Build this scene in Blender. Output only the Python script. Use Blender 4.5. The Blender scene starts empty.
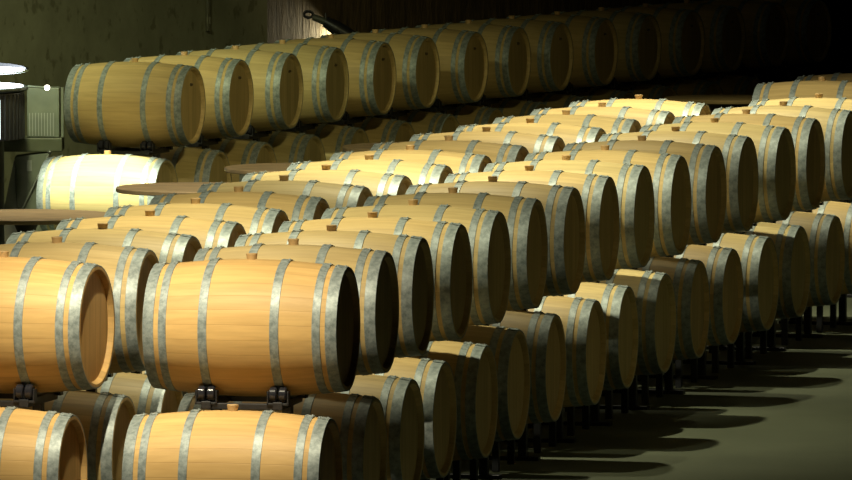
import bpy, bmesh, math, random
from mathutils import Vector, Matrix
random.seed(7)
sc = bpy.context.scene
C = sc.collection
PI = math.pi

# ---------------------------------------------------------------- measures
F = 7550.0                      # focal length in pixels of an 852 px wide frame
CAM_H = 4.22                    # camera height above the floor
CAM_Y = -37.0
TAU = math.atan(508 / F)        # downward tilt
BL, BR, RR = 0.487, 0.34, 0.302 # barrel half length, bilge radius, rim radius
Z_LOW, Z_UP = 0.240, 0.94        # height of the barrel bottoms on the two tiers


def at(px, py, depth):
    """world point seen at a photo pixel, `depth` metres in front of the camera (along y)"""
    tx = (px - 426) / F
    ty = (240 - py) / F
    dy = math.cos(TAU) + ty * math.sin(TAU)
    dz = -math.sin(TAU) + ty * math.cos(TAU)
    k = depth / dy
    return Vector((tx * k, CAM_Y + depth, CAM_H + dz * k))


# ---------------------------------------------------------------- materials
def new_mat(name):
    m = bpy.data.materials.new(name)
    m.use_nodes = True
    nt = m.node_tree
    return m, nt, nt.nodes['Principled BSDF']


def N(nt, kind, **kw):
    n = nt.nodes.new(kind)
    for k, v in kw.items():
        setattr(n, k, v)
    return n


def ramp(nt, stops, interp='LINEAR'):
    r = N(nt, 'ShaderNodeValToRGB')
    r.color_ramp.interpolation = interp
    e = r.color_ramp.elements
    while len(e) > 1:
        e.remove(e[-1])
    e[0].position, e[0].color = stops[0][0], (*stops[0][1], 1)
    for p, c in stops[1:]:
        x = e.new(p)
        x.color = (*c, 1)
    return r


def mathn(nt, op, a, b=None, c=None):
    n = N(nt, 'ShaderNodeMath', operation=op)
    for k, v in enumerate((a, b, c)):
        if v is None:
            continue
        if isinstance(v, (int, float)):
            n.inputs[k].default_value = v
        else:
            nt.links.new(v, n.inputs[k])
    return n.outputs[0]


def mixc(nt, fac, a, b, mode='MIX'):
    n = N(nt, 'ShaderNodeMix', data_type='RGBA', blend_type=mode)
    for sock, v in ((n.inputs[0], fac), (n.inputs[6], a), (n.inputs[7], b)):
        if isinstance(v, (int, float)):
            sock.default_value = v
        elif isinstance(v, tuple):
            sock.default_value = (*v, 1)
        else:
            nt.links.new(v, sock)
    return n.outputs[2]


def oak_material(name, head):
    """oak staves (or head boards): tone per board, thin joints, grain. `tone` is read from the barrel part."""
    m, nt, b = new_mat(name)
    tc = N(nt, 'ShaderNodeTexCoord')
    sep = N(nt, 'ShaderNodeSeparateXYZ')
    nt.links.new(tc.outputs['Object'], sep.inputs[0])
    tone = N(nt, 'ShaderNodeAttribute', attribute_type='OBJECT', attribute_name='tone')
    seed = N(nt, 'ShaderNodeAttribute', attribute_type='OBJECT', attribute_name='seed')
    if head:
        u = mathn(nt, 'MULTIPLY_ADD', sep.outputs[1], 11.0, 20.5)
    else:
        zc = mathn(nt, 'SUBTRACT', sep.outputs[2], BR)
        ang = mathn(nt, 'ARCTAN2', sep.outputs[1], zc)
        u = mathn(nt, 'MULTIPLY_ADD', ang, 28 / (2 * PI), 50.5)
    cell = mathn(nt, 'FLOOR', u)
    frac = mathn(nt, 'FRACT', u)
    wn = N(nt, 'ShaderNodeTexWhiteNoise', noise_dimensions='2D')
    cmb = N(nt, 'ShaderNodeCombineXYZ')
    nt.links.new(cell, cmb.inputs[0])
    nt.links.new(seed.outputs['Fac'], cmb.inputs[1])
    nt.links.new(cmb.outputs[0], wn.inputs['Vector'])
    base = mixc(nt, tone.outputs['Fac'], (0.575, 0.47, 0.225), (0.68, 0.44, 0.17))
    vary = ramp(nt, [(0, (0.88, 0.86, 0.83)), (1, (1.07, 1.05, 1.03))])
    nt.links.new(wn.outputs['Value'], vary.inputs[0])
    col = mixc(nt, 1.0, base, vary.outputs[0], 'MULTIPLY')
    # grain stretched along the board
    mp = N(nt, 'ShaderNodeMapping')
    mp.inputs['Scale'].default_value = (40, 40, 3) if head else (3, 40, 40)
    cmb2 = N(nt, 'ShaderNodeVectorMath', operation='ADD')
    cs = N(nt, 'ShaderNodeCombineXYZ')
    nt.links.new(seed.outputs['Fac'], cs.inputs[0])
    nt.links.new(seed.outputs['Fac'], cs.inputs[2])
    nt.links.new(tc.outputs['Object'], cmb2.inputs[0])
    nt.links.new(cs.outputs[0], cmb2.inputs[1])
    nt.links.new(cmb2.outputs[0], mp.inputs[0])
    ns = N(nt, 'ShaderNodeTexNoise')
    ns.inputs['Scale'].default_value = 1.0
    ns.inputs['Detail'].default_value = 4
    nt.links.new(mp.outputs[0], ns.inputs['Vector'])
    gr = ramp(nt, [(0.3, (0.86, 0.83, 0.78)), (0.65, (1.06, 1.06, 1.05))])
    nt.links.new(ns.outputs['Fac'], gr.inputs[0])
    col = mixc(nt, 0.8, col, gr.outputs[0], 'MULTIPLY')
    d = mathn(nt, 'ABSOLUTE', mathn(nt, 'SUBTRACT', frac, 0.5))
    joint = ramp(nt, [(0.470, (1, 1, 1)), (0.495, (0.55, 0.46, 0.36))])
    nt.links.new(d, joint.inputs[0])
    col = mixc(nt, 0.4 if not head else 0.7, col, joint.outputs[0], 'MULTIPLY')
    nt.links.new(col, b.inputs['Base Color'])
    b.inputs['Roughness'].default_value = 0.52
    b.inputs['Specular IOR Level'].default_value = 0.3
    bp = N(nt, 'ShaderNodeBump')
    bp.inputs['Strength'].default_value = 0.25
    bp.inputs['Distance'].default_value = 0.004
    nt.links.new(joint.outputs[0], bp.inputs['Height'])
    nt.links.new(bp.outputs[0], b.inputs['Normal'])
    return m


def steel_material(name, c0, c1, metallic, rough, scale=26):
    m, nt, b = new_mat(name)
    tc = N(nt, 'ShaderNodeTexCoord')
    ns = N(nt, 'ShaderNodeTexNoise')
    ns.inputs['Scale'].default_value = scale
    ns.inputs['Detail'].default_value = 5
    ns.inputs['Roughness'].default_value = 0.7
    nt.links.new(tc.outputs['Object'], ns.inputs['Vector'])
    r = ramp(nt, [(0.36, c0), (0.66, c1)])
    nt.links.new(ns.outputs['Fac'], r.inputs[0])
    nt.links.new(r.outputs[0], b.inputs['Base Color'])
    b.inputs['Metallic'].default_value = metallic
    b.inputs['Roughness'].default_value = rough
    return m


def plain(name, col, rough=0.6, metallic=0.0, noise=0.12, scale=9.0):
    m, nt, b = new_mat(name)
    tc = N(nt, 'ShaderNodeTexCoord')
    ns = N(nt, 'ShaderNodeTexNoise')
    ns.inputs['Scale'].default_value = scale
    ns.inputs['Detail'].default_value = 6
    nt.links.new(tc.outputs['Object'], ns.inputs['Vector'])
    lo = tuple(c * (1 - noise) for c in col)
    hi = tuple(c * (1 + noise) for c in col)
    r = ramp(nt, [(0.3, lo), (0.7, hi)])
    nt.links.new(ns.outputs['Fac'], r.inputs[0])
    nt.links.new(r.outputs[0], b.inputs['Base Color'])
    b.inputs['Roughness'].default_value = rough
    b.inputs['Metallic'].default_value = metallic
    return m


def glow(name, col, strength):
    m, nt, b = new_mat(name)
    b.inputs['Base Color'].default_value = (*col, 1)
    b.inputs['Emission Color'].default_value = (*col, 1)
    b.inputs['Emission Strength'].default_value = strength
    return m


M_STAVE = oak_material('oak_staves', False)
M_HEAD = oak_material('oak_head', True)
M_HOOP = steel_material('galvanised_hoop', (0.19, 0.225, 0.215), (0.41, 0.455, 0.435), 0.22, 0.5, 30)
M_BUNG = plain('bung_wood', (0.52, 0.34, 0.15), 0.6)
M_PLUG = plain('plug_dark', (0.10, 0.07, 0.03), 0.6)
M_RACK = plain('black_paint', (0.016, 0.016, 0.018), 0.42)
M_WHEEL = plain('black_roller', (0.02, 0.02, 0.025), 0.16)
M_TABLE = plain('table_wood', (0.62, 0.46, 0.26), 0.55, noise=0.15, scale=5)
M_TLEG = plain('table_base', (0.05, 0.045, 0.035), 0.5)
M_GREY = plain('grey_sheet_steel', (0.22, 0.245, 0.19), 0.5)
M_DGREY = plain('dark_sheet_steel', (0.075, 0.08, 0.06), 0.5)
M_OLIVE = plain('olive_sheet_steel', (0.13, 0.14, 0.085), 0.5)
M_LABEL = plain('pale_label', (0.42, 0.44, 0.40), 0.6)
M_SLAT = plain('dark_slats', (0.03, 0.03, 0.035), 0.4)
M_CHROME = steel_material('bright_steel', (0.55, 0.56, 0.55), (0.75, 0.76, 0.75), 0.9, 0.2)
M_GLOW = glow('lit_white_panel', (0.80, 0.88, 1.0), 14.0)


def wall_material(name, c0, c1, streak):
    m, nt, b = new_mat(name)
    tc = N(nt, 'ShaderNodeTexCoord')
    mp = N(nt, 'ShaderNodeMapping')
    mp.inputs['Scale'].default_value = (1, 1, 0.25) if streak else (1, 1, 1)
    nt.links.new(tc.outputs['Object'], mp.inputs[0])
    n1 = N(nt, 'ShaderNodeTexNoise')
    n1.inputs['Scale'].default_value = 9.0 if streak else 2.2
    n1.inputs['Detail'].default_value = 8
    n1.inputs['Roughness'].default_value = 0.65
    nt.links.new(mp.outputs[0], n1.inputs['Vector'])
    r = ramp(nt, [(0.32, c0), (0.68, c1)])
    nt.links.new(n1.outputs['Fac'], r.inputs[0])
    col = r.outputs[0]
    if not streak:                                   # a few dark stains
        n2 = N(nt, 'ShaderNodeTexNoise')
        n2.inputs['Scale'].default_value = 6.5
        n2.inputs['Detail'].default_value = 5
        nt.links.new(tc.outputs['Object'], n2.inputs['Vector'])
        s = ramp(nt, [(0.34, (0.55, 0.53, 0.45)), (0.42, (1, 1, 1))])
        nt.links.new(n2.outputs['Fac'], s.inputs[0])
        col = mixc(nt, 0.8, col, s.outputs[0], 'MULTIPLY')
    nt.links.new(col, b.inputs['Base Color'])
    b.inputs['Roughness'].default_value = 0.9
    bp = N(nt, 'ShaderNodeBump')
    bp.inputs['Strength'].default_value = 0.9 if streak else 0.3
    bp.inputs['Distance'].default_value = 0.06 if streak else 0.02
    nt.links.new(n1.outputs['Fac'], bp.inputs['Height'])
    nt.links.new(bp.outputs[0], b.inputs['Normal'])
    return m


M_CONC = wall_material('wall_concrete', (0.26, 0.26, 0.165), (0.36, 0.36, 0.235), False)
M_STONE = wall_material('wall_rough_stone', (0.05, 0.036, 0.013), (0.16, 0.115, 0.045), True)
M_DARK = plain('wall_dark_plaster', (0.07, 0.06, 0.045), 0.9)


def floor_material():
    m, nt, b = new_mat('floor_polished_concrete')
    tc = N(nt, 'ShaderNodeTexCoord')
    n1 = N(nt, 'ShaderNodeTexNoise')
    n1.inputs['Scale'].default_value = 0.9
    n1.inputs['Detail'].default_value = 7
    nt.links.new(tc.outputs['Object'], n1.inputs['Vector'])
    r = ramp(nt, [(0.3, (0.085, 0.095, 0.06)), (0.7, (0.12, 0.132, 0.085))])
    nt.links.new(n1.outputs['Fac'], r.inputs[0])
    nt.links.new(r.outputs[0], b.inputs['Base Color'])
    b.inputs['Roughness'].default_value = 0.62
    b.inputs['Specular IOR Level'].default_value = 0.25
    return m


M_FLOOR = floor_material()


# ---------------------------------------------------------------- mesh helpers
def finish(bm, name, mat, smooth=True, parent=None, sharp=0.6):
    bmesh.ops.recalc_face_normals(bm, faces=bm.faces)
    me = bpy.data.meshes.new(name)
    if smooth:
        for f in bm.faces:
            f.smooth = True
        for e in bm.edges:
            if len(e.link_faces) == 2 and e.calc_face_angle(0) > sharp:
                e.smooth = False
    bm.to_mesh(me)
    bm.free()
    me.materials.append(mat)
    o = bpy.data.objects.new(name, me)
    C.objects.link(o)
    if parent:
        o.parent = parent
    return o


def lathe_x(bm, prof, n=48, zc=0.0, closed=False, cap=False):
    """revolve (x, r) points about the x axis at height zc"""
    rings = []
    for x, r in prof:
        rings.append([bm.verts.new((x, r * math.sin(2 * PI * k / n), zc + r * math.cos(2 * PI * k / n))) for k in range(n)])
    m = len(rings)
    for i in range(m if closed else m - 1):
        a, b = rings[i], rings[(i + 1) % m]
        for k in range(n):
            bm.faces.new((a[k], a[(k + 1) % n], b[(k + 1) % n], b[k]))
    if cap:
        bm.faces.new(rings[0])
        bm.faces.new(rings[-1][::-1])
    return rings


def lathe_z(bm, prof, n=40, cx=0.0, cy=0.0, cap=True):
    rings = []
    for r, z in prof:
        rings.append([bm.verts.new((cx + r * math.cos(2 * PI * k / n), cy + r * math.sin(2 * PI * k / n), z)) for k in range(n)])
    for a, b in zip(rings, rings[1:]):
        for k in range(n):
            bm.faces.new((a[k], a[(k + 1) % n], b[(k + 1) % n], b[k]))
    if cap:
        bm.faces.new(rings[0][::-1])
        bm.faces.new(rings[-1])


def box(bm, c, s, bevel=0.0, rot=None):
    r = bmesh.ops.create_cube(bm, size=1.0)
    vs = r['verts']
    bmesh.ops.scale(bm, vec=s, verts=vs)
    if bevel:
        es = list({e for v in vs for e in v.link_edges})
        g = bmesh.ops.bevel(bm, geom=es, offset=bevel, segments=2, affect='EDGES', profile=0.5)
        vs = list({v for f in g['faces'] for v in f.verts} | {v for v in vs if v.is_valid})
    if rot:
        bmesh.ops.rotate(bm, cent=(0, 0, 0), matrix=rot, verts=vs)
    bmesh.ops.translate(bm, vec=c, verts=vs)
    return vs


def tube(bm, p0, p1, r, n=14, r1=None):
    p0, p1 = Vector(p0), Vector(p1)
    d = p1 - p0
    q = d.to_track_quat('Z', 'Y').to_matrix().to_4x4()
    g = bmesh.ops.create_cone(bm, cap_ends=True, segments=n, radius1=r, radius2=r if r1 is None else r1, depth=d.length)
    bmesh.ops.transform(bm, matrix=Matrix.Translation((p0 + p1) / 2) @ q, verts=g['verts'])
    return g['verts']


def prism(bm, pts, y0, y1):
    """extrude an outline in the xz plane along y"""
    a = [bm.verts.new((x, y0, z)) for x, z in pts]
    b = [bm.verts.new((x, y1, z)) for x, z in pts]
    n = len(pts)
    bm.faces.new(a)
    bm.faces.new(b[::-1])
    for k in range(n):
        bm.faces.new((a[k], b[k], b[(k + 1) % n], a[(k + 1) % n]))


def thing(name, label, cat, loc=(0, 0, 0), rotz=0.0, group=None):
    o = bpy.data.objects.new(name, None)
    o.empty_display_size = 0.2
    C.objects.link(o)
    o.location = loc
    o.rotation_euler = (0, 0, rotz)
    o['label'] = label
    o['category'] = cat
    if group:
        o['group'] = group
    return o


def struct(o):
    o['kind'] = 'structure'
    return o


# ---------------------------------------------------------------- the barrel
def rad(x):
    t = min(1.0, abs(x) / BL)
    return BR - (BR - RR) * (t ** 1.9)


def build_barrel_parts(parent):
    zc = BR
    bm = bmesh.new()                                     # staves with the open chime at both ends
    prof = []
    xi = BL - 0.030
    prof += [(-xi, 0.272), (-BL + 0.005, 0.281), (-BL, 0.285), (-BL, RR - 0.004)]
    for k in range(27):
        x = -BL + 0.004 + (2 * BL - 0.008) * k / 26
        prof.append((x, rad(x)))
    prof += [(BL, RR - 0.004), (BL, 0.285), (BL - 0.005, 0.281), (xi, 0.272)]
    lathe_x(bm, prof, 56, zc)
    finish(bm, 'staves', M_STAVE, parent=parent)
    for s in (-1, 1):                                    # flat heads of upright boards, set back in the chime
        bm = bmesh.new()
        rings = lathe_x(bm, [(s * (xi - 0.012), 0.276), (s * (xi + 0.001), 0.276), (s * (xi + 0.006), 0.252), (s * (xi + 0.006), 0.12)], 48, zc)
        bm.faces.new(rings[-1])
        bm.faces.new(rings[0])
        h = finish(bm, 'head', M_HEAD, parent=parent)
    for a, w, th in ((-0.4585, 0.056, 0.0045), (-0.386, 0.040, 0.004), (-0.180, 0.044, 0.004),
                     (0.180, 0.044, 0.004), (0.386, 0.040, 0.004), (0.4585, 0.056, 0.0045)):
        bm = bmesh.new()
        x0, x1 = a - w / 2, a + w / 2
        e = 0.0008
        xm = (x0 + x1) / 2
        lathe_x(bm, [(x0, rad(x0) - 0.002), (x0, rad(x0) + th - e), (x0 + e, rad(x0) + th), (xm, rad(xm) + th), (x1 - e, rad(x1) + th),
                     (x1, rad(x1) + th - e), (x1, rad(x1) - 0.002)], 64, zc, closed=True)
        # lapped end of the strip with its two rivets, near the top
        seam = math.radians(-9)
        for j in range(6):
            t0, t1 = seam + j * 0.035, seam + (j + 1) * 0.035
            q = []
            for t in (t0, t1):
                for x in (x0, x1):
                    r = rad(x) + th + 0.0035
                    q.append((x, r * math.sin(t), zc + r * math.cos(t)))
            v = [bm.verts.new(p) for p in q]
            bm.faces.new((v[0], v[1], v[3], v[2]))
            if j in (0, 5):
                i0, i1 = (0, 1) if j == 0 else (2, 3)
                t = t0 if j == 0 else t1
                lo = [bm.verts.new((x, rad(x) * math.sin(t), zc + rad(x) * math.cos(t))) for x in (x0, x1)]
                bm.faces.new((v[i0], v[i1], lo[1], lo[0]))
            for ii, x in ((0, x0), (1, x1)):
                lo = [bm.verts.new((x, rad(x) * math.sin(t), zc + rad(x) * math.cos(t))) for t in (t0, t1)]
                bm.faces.new((v[ii], v[ii + 2], lo[1], lo[0]))
        for t, dx in ((seam + 0.05, -0.3), (seam + 0.13, 0.3)):
            x = a + dx * w
            r = rad(x) + th + 0.004
            g = bmesh.ops.create_icosphere(bm, subdivisions=1, radius=0.006)
            bmesh.ops.translate(bm, vec=(x, r * math.sin(t), zc + r * math.cos(t)), verts=g['verts'])
        finish(bm, 'hoop', M_HOOP, parent=parent)
    bm = bmesh.new()
    lathe_z(bm, [(0.024, 2 * BR - 0.012), (0.026, 2 * BR + 0.012), (0.0285, 2 * BR + 0.026), (0.027, 2 * BR + 0.029)], 24)
    finish(bm, 'bung', M_BUNG, parent=parent)


def place_copy(src, name, label, cat, loc, rotz, group, tone=None, seed=None):
    r = src.copy()
    C.objects.link(r)
    r.name = name
    r.location = loc
    r.rotation_euler = (0, 0, rotz)
    r['label'] = label
    r['category'] = cat
    r['group'] = group
    for ch in list(src.children):
        c = ch.copy()
        C.objects.link(c)
        c.parent = r
        if tone is not None:
            c['tone'] = tone
            c['seed'] = seed
        for g in ch.children:
            d = g.copy()
            C.objects.link(d)
            d.parent = c
    return r


proto = thing('wine_barrel', '', 'barrel')
build_barrel_parts(proto)
used_proto = [False]


def barrel(loc, rotz, label, group, tone):
    seed = random.random() * 10
    if not used_proto[0]:
        used_proto[0] = True
        proto.location = loc
        proto.rotation_euler = (0, 0, rotz)
        proto['label'] = label
        proto['group'] = group
        for ch in proto.children:
            ch['tone'] = tone
            ch['seed'] = seed
        return proto
    return place_copy(proto, 'wine_barrel', label, 'barrel', loc, rotz, group, tone, seed)


# ---------------------------------------------------------------- racks
WR, WA = 0.039, math.radians(35)                         # roller radius and where it touches the barrel
WY = (BR + 0.001 + WR) * math.sin(WA)
WZ = BR - (BR + 0.001 + WR) * math.cos(WA)               # roller height relative to the barrel's bottom


def build_rack_parts(parent, zb, tall):
    zw = zb + WZ
    for s in (-1, 1):                                    # cross bar under each bilge hoop
        bm = bmesh.new()
        box(bm, (s * 0.18, 0, zw - 0.055), (0.05, 2 * WY + 0.06, 0.04), 0.004)
        for y in (-WY, WY):
            for dx in (-0.048, 0.048):
                box(bm, (s * 0.18 + dx * 1.05, y, zw - 0.018), (0.008, 0.05, 0.07), 0.002)
            box(bm, (s * 0.18, y, zw - 0.046), (0.11, 0.05, 0.012), 0.002)
        cb = finish(bm, 'cross_bar', M_RACK, False, parent)
        for y in (-WY, WY):
            for dx in (-0.024, 0.024):
                bm = bmesh.new()
                x = s * 0.18 + dx
                lathe_x(bm, [(x - 0.019, 0.012), (x - 0.019, WR - 0.006), (x - 0.013, WR), (x + 0.013, WR), (x + 0.019, WR - 0.006), (x + 0.019, 0.012)], 20, 0, cap=True)
                bmesh.ops.translate(bm, vec=(0, y, zw), verts=bm.verts)
                finish(bm, 'roller', M_WHEEL, parent=cb)
    for y in (-WY, WY):
        bm = bmesh.new()
        box(bm, (0, y, zw - 0.06), (0.31, 0.03, 0.03), 0.003)
        finish(bm, 'tie_bar', M_RACK, False, parent)
    if tall:
        for s in (-1, 1):
            bm = bmesh.new()
            box(bm, (s * 0.18, 0, (zw - 0.072) / 2 + 0.006), (0.05, 0.05, zw - 0.084), 0.004)
            finish(bm, 'post', M_RACK, False, parent)
        bm = bmesh.new()
        box(bm, (0, 0, 0.012), (0.56, 0.08, 0.024), 0.004)
        finish(bm, 'foot_bar', M_RACK, False, parent)
    else:
        for s in (-1, 1):
            for y in (-WY, WY):
                bm = bmesh.new()
                box(bm, (s * 0.18, y, (zw - 0.075) / 2), (0.04, 0.04, zw - 0.075), 0.003)
                finish(bm, 'leg', M_RACK, False, parent)


rack_proto = thing('barrel_rack', '', 'barrel rack')
build_rack_parts(rack_proto, Z_UP, True)
stand_proto = thing('barrel_stand', '', 'barrel stand')
build_rack_parts(stand_proto, Z_LOW, False)
used = {'barrel_rack': False, 'barrel_stand': False}


def rack(src, kind, loc, rotz, label, group):
    if not used[kind]:
        used[kind] = True
        src.location = loc
        src.rotation_euler = (0, 0, rotz)
        src['label'] = label
        src['group'] = group
        return src
    return place_copy(src, kind, label, src['category'], loc, rotz, group)


# ---------------------------------------------------------------- curved rows of barrels
ORD = ['first', 'second', 'third', 'fourth', 'fifth', 'sixth', 'seventh', 'eighth', 'ninth', 'tenth', 'eleventh', 'twelfth',
       'thirteenth', 'fourteenth', 'fifteenth', 'sixteenth', 'seventeenth']

ROW_A = ((0.004358, 0.178088, -0.85174), (0.00238, 1.066088, 37.23355))
ROW_B = ((0.003287, 0.191476, -2.09273), (0.001165, 1.060503, 37.4036))
ROW_C = ((0.003670, 0.355073, -1.83224), (-0.010176, 1.198542, 59.5))   # right-hand heads of the barrels


def row_at(row, i, d=0.0):
    """centre on the floor and heading at index i; d = shift along the barrel axis"""
    (a, b, c), (p, q, r) = row
    x, y = a * i * i + b * i + c, p * i * i + q * i + r
    h = math.atan2(2 * a * i + b, 2 * p * i + q)
    return Vector((x + d * math.cos(h), CAM_Y + y - d * math.sin(h), 0)), h


jit = random.Random(3)


def j(s):
    return jit.uniform(-s, s)


def tone_for(row, i):
    if row == 'C' and i < 0:
        return 0.0
    base = {'A': 0.28, 'B': 0.38, 'C': 0.2}[row]
    if row in 'AB' and i < 0.3:
        return 0.95
    return max(0.0, min(1.0, base + j(0.2)))


NAMES = {'A': 'right row', 'B': 'middle row', 'C': 'back row by the wall'}
LIT = {0, 3, 4, 5, 8, 15}


def label_up(row, n):
    if row == 'A':
        if n == 0:
            return 'big orange-tan oak barrel on the upper tier at the near end of the right row'
        if n == 15:
            return 'oak barrel at the far end of the right row, cut by the photo edge'
    if row == 'B':
        if n == 0:
            return 'orange oak barrel on the upper tier cut by the left photo edge, head half lit'
        if n == 15:
            return 'brightly lit oak barrel at the far end of the middle row, beside dark tabletop'
    if row == 'C':
        if n == 0:
            return 'olive-tan oak barrel seen whole at the left end of the back row, upper tier'
        return 'shadowed oak barrel showing its head, %s from the left on the back upper tier' % ORD[n]
    return 'oak barrel with grey hoops on the %s upper tier, %s from the near end' % (NAMES[row], ORD[n])


def label_low(row, n):
    if n == 0:
        return {'A': 'brightly lit oak barrel with bung at the bottom edge, lowest of the right row',
                'B': 'lit oak barrel in the bottom left photo corner, on the lower tier',
                'C': 'glaring white-lit oak barrel on the lower tier at the left end of back row'}[row]
    if row == 'C':
        return 'dim oak barrel on the back row lower tier, %s from the left end' % ORD[n]
    return 'shaded oak barrel on the %s lower tier, %s from the near end' % (NAMES[row], ORD[n])


bm = bmesh.new()
tube(bm, (BL - 0.026, 0, BR + 0.165), (BL - 0.004, 0, BR + 0.165), 0.012, 14, 0.009)
tmp = finish(bm, 'plug', M_PLUG)
plug_mesh = tmp.data
bpy.data.objects.remove(tmp)

YAW = {'A': math.radians(1.2), 'B': math.radians(1.0), 'C': 0.0}


def place_row(row, poly, ups, lows, d):
    nm = NAMES[row]
    for i in ups:
        p, h = row_at(poly, i, d)
        p = p + Vector((math.cos(h), -math.sin(h), 0)) * j(0.018)
        h2 = h + YAW[row] + j(0.012)
        if row == 'B' and i == 0:
            h2 += math.radians(2.6)
        b = barrel((p.x, p.y, Z_UP), -h2, label_up(row, i), 'upper barrels of the ' + nm, tone_for(row, i))
        if row == 'C':
            hd = [c for c in b.children if c.name.split('.')[0] == 'head' and c.data.vertices[0].co.x > 0][0]
            pl = bpy.data.objects.new('plug', plug_mesh)
            C.objects.link(pl)
            pl.parent = hd
        rack(rack_proto, 'barrel_rack', (p.x, p.y, 0), -h2,
             'black roller rack carrying the %s barrel on the %s upper tier' % (ORD[i], nm), 'roller racks of the ' + nm)
    for k, i in enumerate(lows):
        p, h = row_at(poly, i, d)
        p = p + Vector((math.cos(h), -math.sin(h), 0)) * j(0.018)
        h2 = h + YAW[row] + j(0.012)
        barrel((p.x, p.y, Z_LOW), -h2, label_low(row, k), 'lower barrels of the ' + nm, tone_for(row, i))
        rack(stand_proto, 'barrel_stand', (p.x, p.y, 0), -h2,
             'low black stand under the %s barrel of the %s lower tier' % (ORD[k], nm), 'floor stands of the ' + nm)


place_row('A', ROW_A, range(16), [-0.53] + [n - 0.42 for n in range(1, 16)], 0.0)
place_row('B', ROW_B, range(16), [n - 0.5 for n in range(16)], 0.0)
place_row('C', ROW_C, range(15), [n - 0.5 for n in range(14)], -BL)

# a row that goes on behind the far end of the right row
for (px, py, dep), la, lb in (((822, 79.5, 56.4), 'shadowed oak barrel behind the far end of the right row, at the right edge', 'shadowed'),
                              ((861, 70.5, 57.6), 'dim oak barrel in the right corner, only its top showing over the shadowed one', 'hindmost')):
    pd = at(px, py, dep)
    barrel((pd.x, pd.y, Z_UP), -math.radians(14.5), la, 'barrels beyond the cross aisle', 0.5)
    rack(rack_proto, 'barrel_rack', (pd.x, pd.y, 0), -math.radians(14.5),
         'black roller rack under the %s barrel behind the right row' % lb, 'roller racks beyond the cross aisle')


# ---------------------------------------------------------------- round tables
def table(px, py, depth, label, first=None):
    p = at(px, py, depth)
    t = thing('round_table', label, 'table', (p.x, p.y, 0), 0, 'round wooden tables')
    bm = bmesh.new()
    lathe_z(bm, [(0.55, 0.914), (0.585, 0.916), (0.592, 0.922), (0.592, 0.944), (0.586, 0.95), (0.30, 0.95)], 72)
    finish(bm, 'tabletop', M_TABLE, parent=t)
    bm = bmesh.new()
    lathe_z(bm, [(0.10, 0.03), (0.07, 0.06), (0.055, 0.12), (0.055, 0.82), (0.08, 0.88), (0.16, 0.913)], 32)
    finish(bm, 'pedestal', M_TLEG, parent=t)
    bm = bmesh.new()
    lathe_z(bm, [(0.34, 0.0), (0.345, 0.012), (0.33, 0.024), (0.12, 0.034)], 48)
    finish(bm, 'base', M_TLEG, parent=t)
    return t


table(26, 214.5, 51.18, 'round brown tabletop at the left edge, nearest to the camera')
table(198, 187, 54.29, 'round brown tabletop in front of the glaring white-lit barrel')
table(303, 167, 56.79, 'pale round tabletop between middle and back rows, third from the left')
table(417, 146, 59.68, 'round tabletop mostly hidden behind lit middle row barrels, fourth from left')
table(730, 97.5, 67.63, 'dark round tabletop beyond the far end of the middle row')


# ---------------------------------------------------------------- things at the back left
def along_px(px0, px1, depth):
    return (px1 - px0) / F * depth


ZM = 61.0


def q(px, py, depth=ZM):
    v = at(px, py, depth)
    return v.x, v.z


mx, _ = q(32, 150)
my = CAM_Y + ZM
m = thing('equipment_housing', 'grey metal housing with sloped front and small pale label left of the white-lit barrel', 'machine', (mx, my, 0))


def L(px, py):
    x, z = q(px, py)
    return x - mx, z


bm = bmesh.new()
a, b_, c_, d_ = L(14, 158), L(50, 152), L(47, 175), L(22, 210)
prism(bm, [L(15, 157), L(49, 153), (L(46, 176)[0], L(46, 176)[1]), (L(44, 238)[0], 0.0), (L(20, 238)[0], 0.0)], -0.02, 0.35)
fp = finish(bm, 'front_panel', M_GREY, False, m)
bm = bmesh.new()
prism(bm, [L(14, 160), (L(19, 238)[0], 0.0), (L(2, 238)[0], 0.0), L(4, 208)], 0.0, 0.33)
finish(bm, 'side_panel', M_LABEL, False, m)
bm = bmesh.new()
x0, z0 = L(-12, 152)
x1, z1 = L(62, 138)
box(bm, ((x0 + x1) / 2, 0.21, (z0 + z1) / 2), (x1 - x0, 0.38, z1 - z0), 0.01)
finish(bm, 'top_shelf', M_OLIVE, False, m)
bm = bmesh.new()
x0, z0 = L(27, 171)
x1, z1 = L(32, 160)
box(bm, ((x0 + x1) / 2, -0.023, (z0 + z1) / 2), (x1 - x0, 0.006, z1 - z0))
lb = finish(bm, 'label_plate', M_LABEL, False, fp)
lb['label'] = 'small pale label'
bm = bmesh.new()
p0, p1 = L(50, 152), L(22, 210)
tube(bm, (p0[0], -0.045, p0[1]), (p1[0], -0.045, p1[1]), 0.007)
finish(bm, 'brace', M_LABEL, True, m)
bm = bmesh.new()
g = bmesh.ops.create_uvsphere(bm, u_segments=16, v_segments=10, radius=0.016)
bmesh.ops.translate(bm, vec=(p0[0], -0.05, p0[1]), verts=g['verts'])
finish(bm, 'knob', M_CHROME, True, m)

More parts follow.
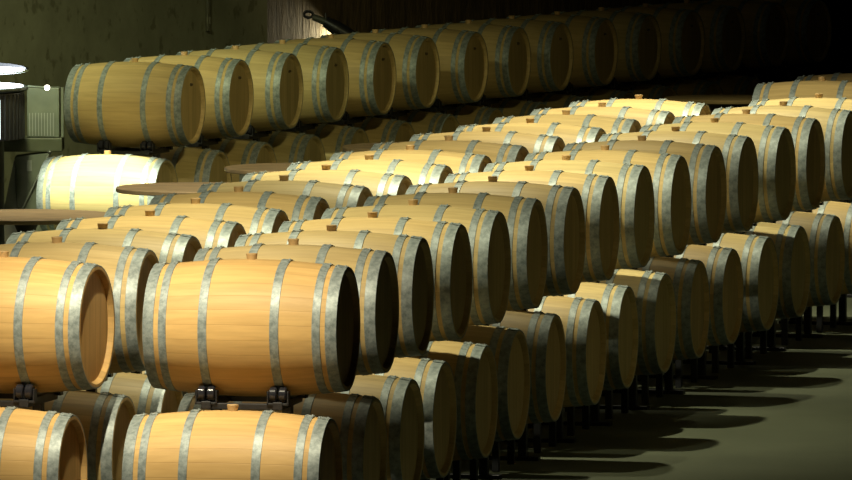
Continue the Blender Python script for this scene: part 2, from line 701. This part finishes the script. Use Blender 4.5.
# ribbed cabinet standing on the housing
x0, z0 = L(27, 138)
x1, z1 = L(59, 88)
cab = thing('control_cabinet', 'grey metal cabinet with ribbed lower grille standing on the grey housing', 'cabinet', (mx + (x0 + x1) / 2, my + 0.15, z0))
w, hh = x1 - x0, z1 - z0
bm = bmesh.new()
box(bm, (0, 0, hh / 2), (w, 0.26, hh), 0.008)
finish(bm, 'body', M_GREY, False, cab)
bm = bmesh.new()
for k in range(9):
    x = -w * 0.42 + k * w * 0.74 / 8
    box(bm, (x, -0.136, hh * 0.27), (w * 0.035, 0.016, hh * 0.46), 0.002)
finish(bm, 'grille', M_LABEL, False, cab)
bm = bmesh.new()
box(bm, (w * 0.5 + 0.022, -0.05, hh / 2), (0.022, 0.05, hh), 0.003)
finish(bm, 'side_rail', M_GREY, False, cab)

# two-level round display light
lx, lz = q(-66, 86, 60.2)
lamp = thing('display_light', 'round two-tier light with glowing white discs at the left photo edge', 'light', (lx, CAM_Y + 60.2, 0))
R1 = along_px(-66, 29, 60.2)
bm = bmesh.new()
lathe_z(bm, [(R1 * 0.55, lz - 0.05), (R1 * 0.97, lz - 0.035), (R1, lz - 0.02), (R1, lz - 0.006), (R1 * 0.985, lz - 0.001)], 64)
finish(bm, 'lower_tray', M_DGREY, True, lamp)
bm = bmesh.new()
lathe_z(bm, [(R1 * 0.94, lz - 0.001), (R1 * 0.94, lz + 0.004)], 64)
o = finish(bm, 'lower_disc', M_GLOW, True, lamp)
o['label'] = 'glowing white disc'
_, lz2 = q(-66, 70, 60.2)
bm = bmesh.new()
lathe_z(bm, [(0.03, lz), (0.03, lz2 - 0.03)], 24)
finish(bm, 'spindle', M_DGREY, True, lamp)
bm = bmesh.new()
lathe_z(bm, [(R1 * 0.5, lz2 - 0.028), (R1 * 0.96, lz2 - 0.016), (R1, lz2 - 0.008), (R1 * 0.99, lz2 - 0.001)], 64)
finish(bm, 'upper_tray', M_GREY, True, lamp)
bm = bmesh.new()
lathe_z(bm, [(R1 * 0.95, lz2 - 0.001), (R1 * 0.95, lz2 + 0.004)], 64)
o = finish(bm, 'upper_disc', M_GLOW, True, lamp)
o['label'] = 'glowing white disc'
bm = bmesh.new()
NSEG = 40                                                # raised dark back rim of the upper disc
lo, hi = [], []
for k in range(NSEG + 1):
    t = PI * 0.02 + PI * 0.96 * k / NSEG
    h_ = 0.040 * math.sin(t) ** 0.7 + 0.002
    for rr, lst in ((R1 * 0.97, lo), (R1, hi)):
        x, y = rr * math.cos(t), rr * math.sin(t)
        lst.append((bm.verts.new((x, y, lz2)), bm.verts.new((x, y, lz2 + h_))))
for k in range(NSEG):
    for lst in (lo, hi):
        bm.faces.new((lst[k][0], lst[k + 1][0], lst[k + 1][1], lst[k][1]))
    bm.faces.new((lo[k][1], lo[k + 1][1], hi[k + 1][1], hi[k][1]))
finish(bm, 'back_rim', M_RACK, True, lamp)
bm = bmesh.new()
rc = along_px(-66, 24, 60.2)
lathe_z(bm, [(rc, q(0, 138, 60.2)[1]), (rc, lz - 0.045)], 64)
for k in range(72):
    t = 2 * PI * k / 72
    box(bm, (rc * math.cos(t), rc * math.sin(t), (q(0, 138, 60.2)[1] + lz - 0.05) / 2), (0.012, 0.012, lz - 0.06 - q(0, 138, 60.2)[1]))
finish(bm, 'slatted_drum', M_SLAT, False, lamp)
bm = bmesh.new()
ts = -math.acos(along_px(-66, 0.3, 60.2) / rc)
zz0, zz1 = at(0, 136, 60.2).z, at(0, 97, 60.2).z
tube(bm, (rc * 1.03 * math.cos(ts), rc * 1.03 * math.sin(ts), zz0), (rc * 1.03 * math.cos(ts), rc * 1.03 * math.sin(ts), zz1), 0.012)
o = finish(bm, 'lit_tube', glow('lit_tube', (0.7, 0.85, 1.0), 2.0), True, lamp)
o['label'] = 'glowing upright tube'
bm = bmesh.new()
rp_ = along_px(-66, 4, 60.2)
lathe_z(bm, [(rp_, 0.0), (rp_, q(0, 138, 60.2)[1])], 48)
finish(bm, 'pedestal', M_RACK, True, lamp)
bm = bmesh.new()
a0 = q(28, 84, 60.2)
a1 = q(46, 87.5, 60.2)
tube(bm, (a0[0] - lx, 0, lz - 0.004), (a1[0] - lx, -0.03, a1[1]), 0.010)
arm = finish(bm, 'side_arm', M_GREY, True, lamp)
bm = bmesh.new()
g = bmesh.ops.create_uvsphere(bm, u_segments=16, v_segments=10, radius=0.022)
bmesh.ops.translate(bm, vec=(a1[0] - lx + 0.01, -0.03, a1[1]), verts=g['verts'])
o = finish(bm, 'lamp_bulb', glow('lit_bulb', (1.0, 0.93, 0.75), 9.0), True, arm)
o['label'] = 'small glowing bulb at the arm end'

# ---------------------------------------------------------------- the hall
def wall_pts(off, i0, i1, n):
    return [row_at(ROW_C, i0 + (i1 - i0) * k / n, -BL - off)[0] for k in range(n + 1)]


def px_of(p):
    return 426 + p.x / ((p.y - CAM_Y)) * F


HGT = 7.0
OFF = 3.4
ie = next(k / 50 for k in range(0, 1500) if px_of(row_at(ROW_C, k / 50, -BL - OFF)[0]) > 267)


def wall_strip(name, pts, thick, mat):
    """upright wall following a curved line; thickness on the far side"""
    bm = bmesh.new()
    front, back = [], []
    for k, p in enumerate(pts):
        a = pts[max(0, k - 1)]
        b = pts[min(len(pts) - 1, k + 1)]
        d = (b - a).normalized()
        nrm = Vector((-d.y, d.x, 0))
        z = (0.0, HGT)
        front.append([bm.verts.new((p.x, p.y, h)) for h in z])
        back.append([bm.verts.new((p.x + nrm.x * thick, p.y + nrm.y * thick, h)) for h in z])
    for k in range(len(pts) - 1):
        for s in (front, back):
            bm.faces.new((s[k][0], s[k + 1][0], s[k + 1][1], s[k][1]))
        bm.faces.new((front[k][1], front[k + 1][1], back[k + 1][1], back[k][1]))
        bm.faces.new((front[k][0], front[k + 1][0], back[k + 1][0], back[k][0]))
    for k in (0, -1):
        bm.faces.new((front[k][0], front[k][1], back[k][1], back[k][0]))
    return struct(finish(bm, name, mat, False))


wall_strip('wall_left', wall_pts(OFF, -10, ie, 24), 0.9, M_CONC)
wall_strip('wall_back', wall_pts(OFF + 0.9, ie - 0.6, 21, 30), 0.4, M_STONE)

X0, X1, Y0, Y1 = -16.0, 18.0, CAM_Y - 4, 52.0
bm = bmesh.new()
box(bm, ((X0 + X1) / 2, (Y0 + Y1) / 2, -0.1), (X1 - X0, Y1 - Y0, 0.2))
struct(finish(bm, 'floor', M_FLOOR, False))
bm = bmesh.new()
box(bm, ((X0 + X1) / 2, (Y0 + Y1) / 2, HGT + 0.1), (X1 - X0, Y1 - Y0, 0.2))
struct(finish(bm, 'ceiling', M_DARK, False))
for nm, c, s in (('wall_right', (X1 + 0.1, (Y0 + Y1) / 2, HGT / 2), (0.2, Y1 - Y0, HGT)),
                 ('wall_side', (X0 - 0.1, (Y0 + Y1) / 2, HGT / 2), (0.2, Y1 - Y0, HGT)),
                 ('wall_end', ((X0 + X1) / 2, Y1 + 0.1, HGT / 2), (X1 - X0, 0.2, HGT)),
                 ('wall_front', ((X0 + X1) / 2, Y0 - 0.1, HGT / 2), (X1 - X0, 0.2, HGT))):
    bm = bmesh.new()
    box(bm, c, s)
    struct(finish(bm, nm, M_DARK, False))

# metal strip fixed on the concrete wall
iw = next(k / 50 for k in range(0, 1500) if px_of(row_at(ROW_C, k / 50, -BL - OFF)[0]) > 205.5)
pw, hw = row_at(ROW_C, iw, -BL - OFF + 0.03)
zb = at(205, 31, pw.y - CAM_Y).z
bm = bmesh.new()
wv = 0.062
for x, ww in ((-wv / 2 + 0.01, 0.02), (wv / 2 - 0.01, 0.02)):
    box(bm, (0, x, (HGT - 1.2 - zb) / 2), (0.02, ww, HGT - 1.2 - zb), 0.002)
box(bm, (0, 0, 0.035), (0.02, wv, 0.07), 0.003)
zt = 0.135
box(bm, (0, 0, (HGT - 1.2 - zb + zt) / 2), (0.02, wv, HGT - 1.2 - zb - zt), 0.003)
o = finish(bm, 'wall_strip', plain('pale_strip', (0.24, 0.235, 0.16), 0.6), False)
o.location = (pw.x, pw.y, zb)
o.rotation_euler = (0, 0, -hw)
o['label'] = 'narrow pale metal strip with a slot hanging on the concrete wall'
o['category'] = 'wall rail'

# spotlight on a stand, behind the back row, lighting the rough wall
ZS = 69.0


def qs(px, py, dz=0.0):
    return at(px, py, ZS + dz)


base = qs(352, 38)
sp = thing('spotlight', 'black spotlight on a stand behind the back row, lighting the rough wall', 'spotlight', (base.x, base.y, 0))


def rel(v):
    return Vector((v.x - base.x, v.y - base.y, v.z))


bm = bmesh.new()
tube(bm, rel(qs(360, 42)), rel(qs(336, 28)), 0.06, 22, 0.068)
tube(bm, rel(qs(336.5, 28.2)), rel(qs(325, 21.5)), 0.068, 22, 0.05)
finish(bm, 'lamp_body', M_RACK, True, sp)
bm = bmesh.new()
tube(bm, rel(qs(326, 22)), rel(qs(313, 17)), 0.034, 20, 0.030)
finish(bm, 'neck', M_DGREY, True, sp)
bm = bmesh.new()
c = rel(qs(308.5, 14.5))
for k in range(20):
    t0, t1 = 2 * PI * k / 20, 2 * PI * (k + 1) / 20
    tube(bm, c + Vector((0.042 * math.cos(t0), 0, 0.03 * math.sin(t0))), c + Vector((0.042 * math.cos(t1), 0, 0.03 * math.sin(t1))), 0.014, 8)
finish(bm, 'ring', M_RACK, True, sp)
bm = bmesh.new()
tube(bm, rel(qs(326, 26)), rel(qs(325.5, 13)), 0.018, 10, 0.008)
finish(bm, 'knob', M_RACK, True, sp)
bm = bmesh.new()
tube(bm, (rel(qs(352, 40)).x, 0, 0.02), (rel(qs(352, 40)).x, 0, rel(qs(352, 38)).z), 0.018)
finish(bm, 'stand_pole', M_RACK, True, sp)
bm = bmesh.new()
lathe_z(bm, [(0.2, 0), (0.2, 0.02), (0.05, 0.03)], 32)
finish(bm, 'stand_base', M_RACK, True, sp)


# ---------------------------------------------------------------- light
def spot(name, loc, target, power, col, angle, blend=0.6, size=0.08):
    d = bpy.data.lights.new(name, 'SPOT')
    d.energy = power
    d.color = col
    d.spot_size = math.radians(angle)
    d.spot_blend = blend
    d.shadow_soft_size = size
    o = bpy.data.objects.new(name, d)
    C.objects.link(o)
    o.location = loc
    o.rotation_euler = (Vector(target) - Vector(loc)).to_track_quat('-Z', 'Y').to_euler()
    return o


WARM = (1.0, 0.90, 0.64)
PALE = (1.0, 0.96, 0.66)
OLIVE = (1.0, 0.90, 0.40)


def over(row, i, side, z=6.2, fwd=0.0):
    p, h = row_at(row, i, side)
    return Vector((p.x - fwd * math.sin(h), p.y - fwd * math.cos(h), z))


# ceiling spots along the two near rows, one for every four barrels or so
for i, pw_, side in ((2.4, 780, -0.9), (7.0, 1050, -0.9), (11.3, 800, -0.9), (14.4, 800, -0.9)):
    spot('ceiling_spot', over(ROW_A, i, side, 5.0), over(ROW_A, i + 0.7, side + 0.1, 1.2), pw_, PALE, 92, 1.0, 0.05)
# the near end is lit by warmer ones
for row, i, pw_, side in ((ROW_A, -2.7, 1300, -0.35), (ROW_B, -2.5, 560, -0.1)):
    spot('ceiling_spot', over(row, i, side, 5.2), over(row, 0, -0.1, 1.25), pw_, WARM, 42, 0.9, 0.05)
for row, pw_ in ((ROW_A, 420), (ROW_B, 160)):
    spot('ceiling_spot', over(row, -2.5, -0.3, 6.2), over(row, -0.55, -0.05, 0.8), pw_, WARM, 15, 0.8, 0.05)
# narrow ones that pick out single barrels
for row, i, pw_ in ((ROW_A, 8.6, 160), (ROW_B, 4.0, 170), (ROW_B, 8.2, 200), (ROW_B, 15.1, 240), (ROW_A, 15.0, 200)):
    spot('ceiling_spot', over(row, i - 0.8, -0.3), over(row, i, -0.1, 1.3), pw_, PALE, 24, 0.8)
# the glare on the first lower barrel of the back row
l = row_at(ROW_C, -2.6, -BL)[0] + Vector((0, 0, 5.4))
t = row_at(ROW_C, -0.75, -BL)[0] + Vector((0, 0, 0.6))
spot('ceiling_spot', l, t, 6000, (0.95, 1.0, 0.74), 13, 0.6)
# aisle lamp in front of the back row and the concrete wall
spot('aisle_fill', (2.2, CAM_Y + 50, 5.6), (-1.5, CAM_Y + 61.5, 1.4), 900, OLIVE, 44, 1.0, 0.25)
# added fill over the right-hand aisle, lifting the dark barrel heads
spot('aisle_fill', (7.5, CAM_Y + 40, 6.3), (2.0, CAM_Y + 47, 0.6), 120, (1.0, 0.88, 0.40), 100, 1.0, 0.6)
# unseen lamp added to brighten the round tabletops
spot('table_fill', (-2.3, CAM_Y + 51.2, 6.4), (-1.9, CAM_Y + 53.6, 0.95), 1000, WARM, 86, 1.0, 0.2)
# wall lamp low behind the back row, washing up the rough wall
ku = next(k / 50 for k in range(0, 1500) if px_of(row_at(ROW_C, k / 50, -BL - OFF - 0.9)[0]) > 317)
wp, wh = row_at(ROW_C, ku + 0.35, -BL - OFF - 0.79)
wz = at(326, 37, wp.y - CAM_Y).z
wt, _ = row_at(ROW_C, ku + 0.02, -BL - OFF - 0.95)
spot('wall_spot', (wp.x, wp.y, wz), (wt.x, wt.y, wz - 0.03), 55, (1.0, 0.88, 0.56), 84, 1.0, 0.02)
# dim fill added to brighten the rough wall
spot('wall_fill', (0.2, CAM_Y + 64, 6.0), (-0.75, CAM_Y + 76, 1.5), 420, (1.0, 0.84, 0.45), 30, 1.0, 0.2)
# added fill washing the concrete wall and the equipment at the left
spot('wall_fill', (-3.0, CAM_Y + 56.0, 5.9), (-3.5, CAM_Y + 63, 1.2), 1350, (0.95, 1.0, 0.56), 54, 1.0, 0.2)
# extra lamp added over the cross aisle to lift the far tabletop
spot('aisle_fill', (2.9, CAM_Y + 62.5, 6.3), (2.75, CAM_Y + 65.0, 0.95), 420, OLIVE, 46, 1.0, 0.2)

wd = bpy.data.worlds.new('World')
sc.world = wd
wd.use_nodes = True
bg = wd.node_tree.nodes['Background']
bg.inputs[0].default_value = (0.9, 0.8, 0.45, 1)
bg.inputs[1].default_value = 0.0

# ---------------------------------------------------------------- camera
cd = bpy.data.cameras.new('camera')
cd.sensor_width = 36.0
cd.sensor_fit = 'HORIZONTAL'
cd.lens = F / 852 * 36.0
cd.clip_start = 0.5
cd.clip_end = 300
co = bpy.data.objects.new('camera', cd)
C.objects.link(co)
co.location = (0, CAM_Y, CAM_H)
co.rotation_euler = (PI / 2 - TAU, 0, 0)
sc.camera = co

vs = sc.view_settings
vs.view_transform = 'Standard'
vs.look = 'None'
vs.gamma = 1.0
vs.use_curve_mapping = False
vs.exposure = 0.0
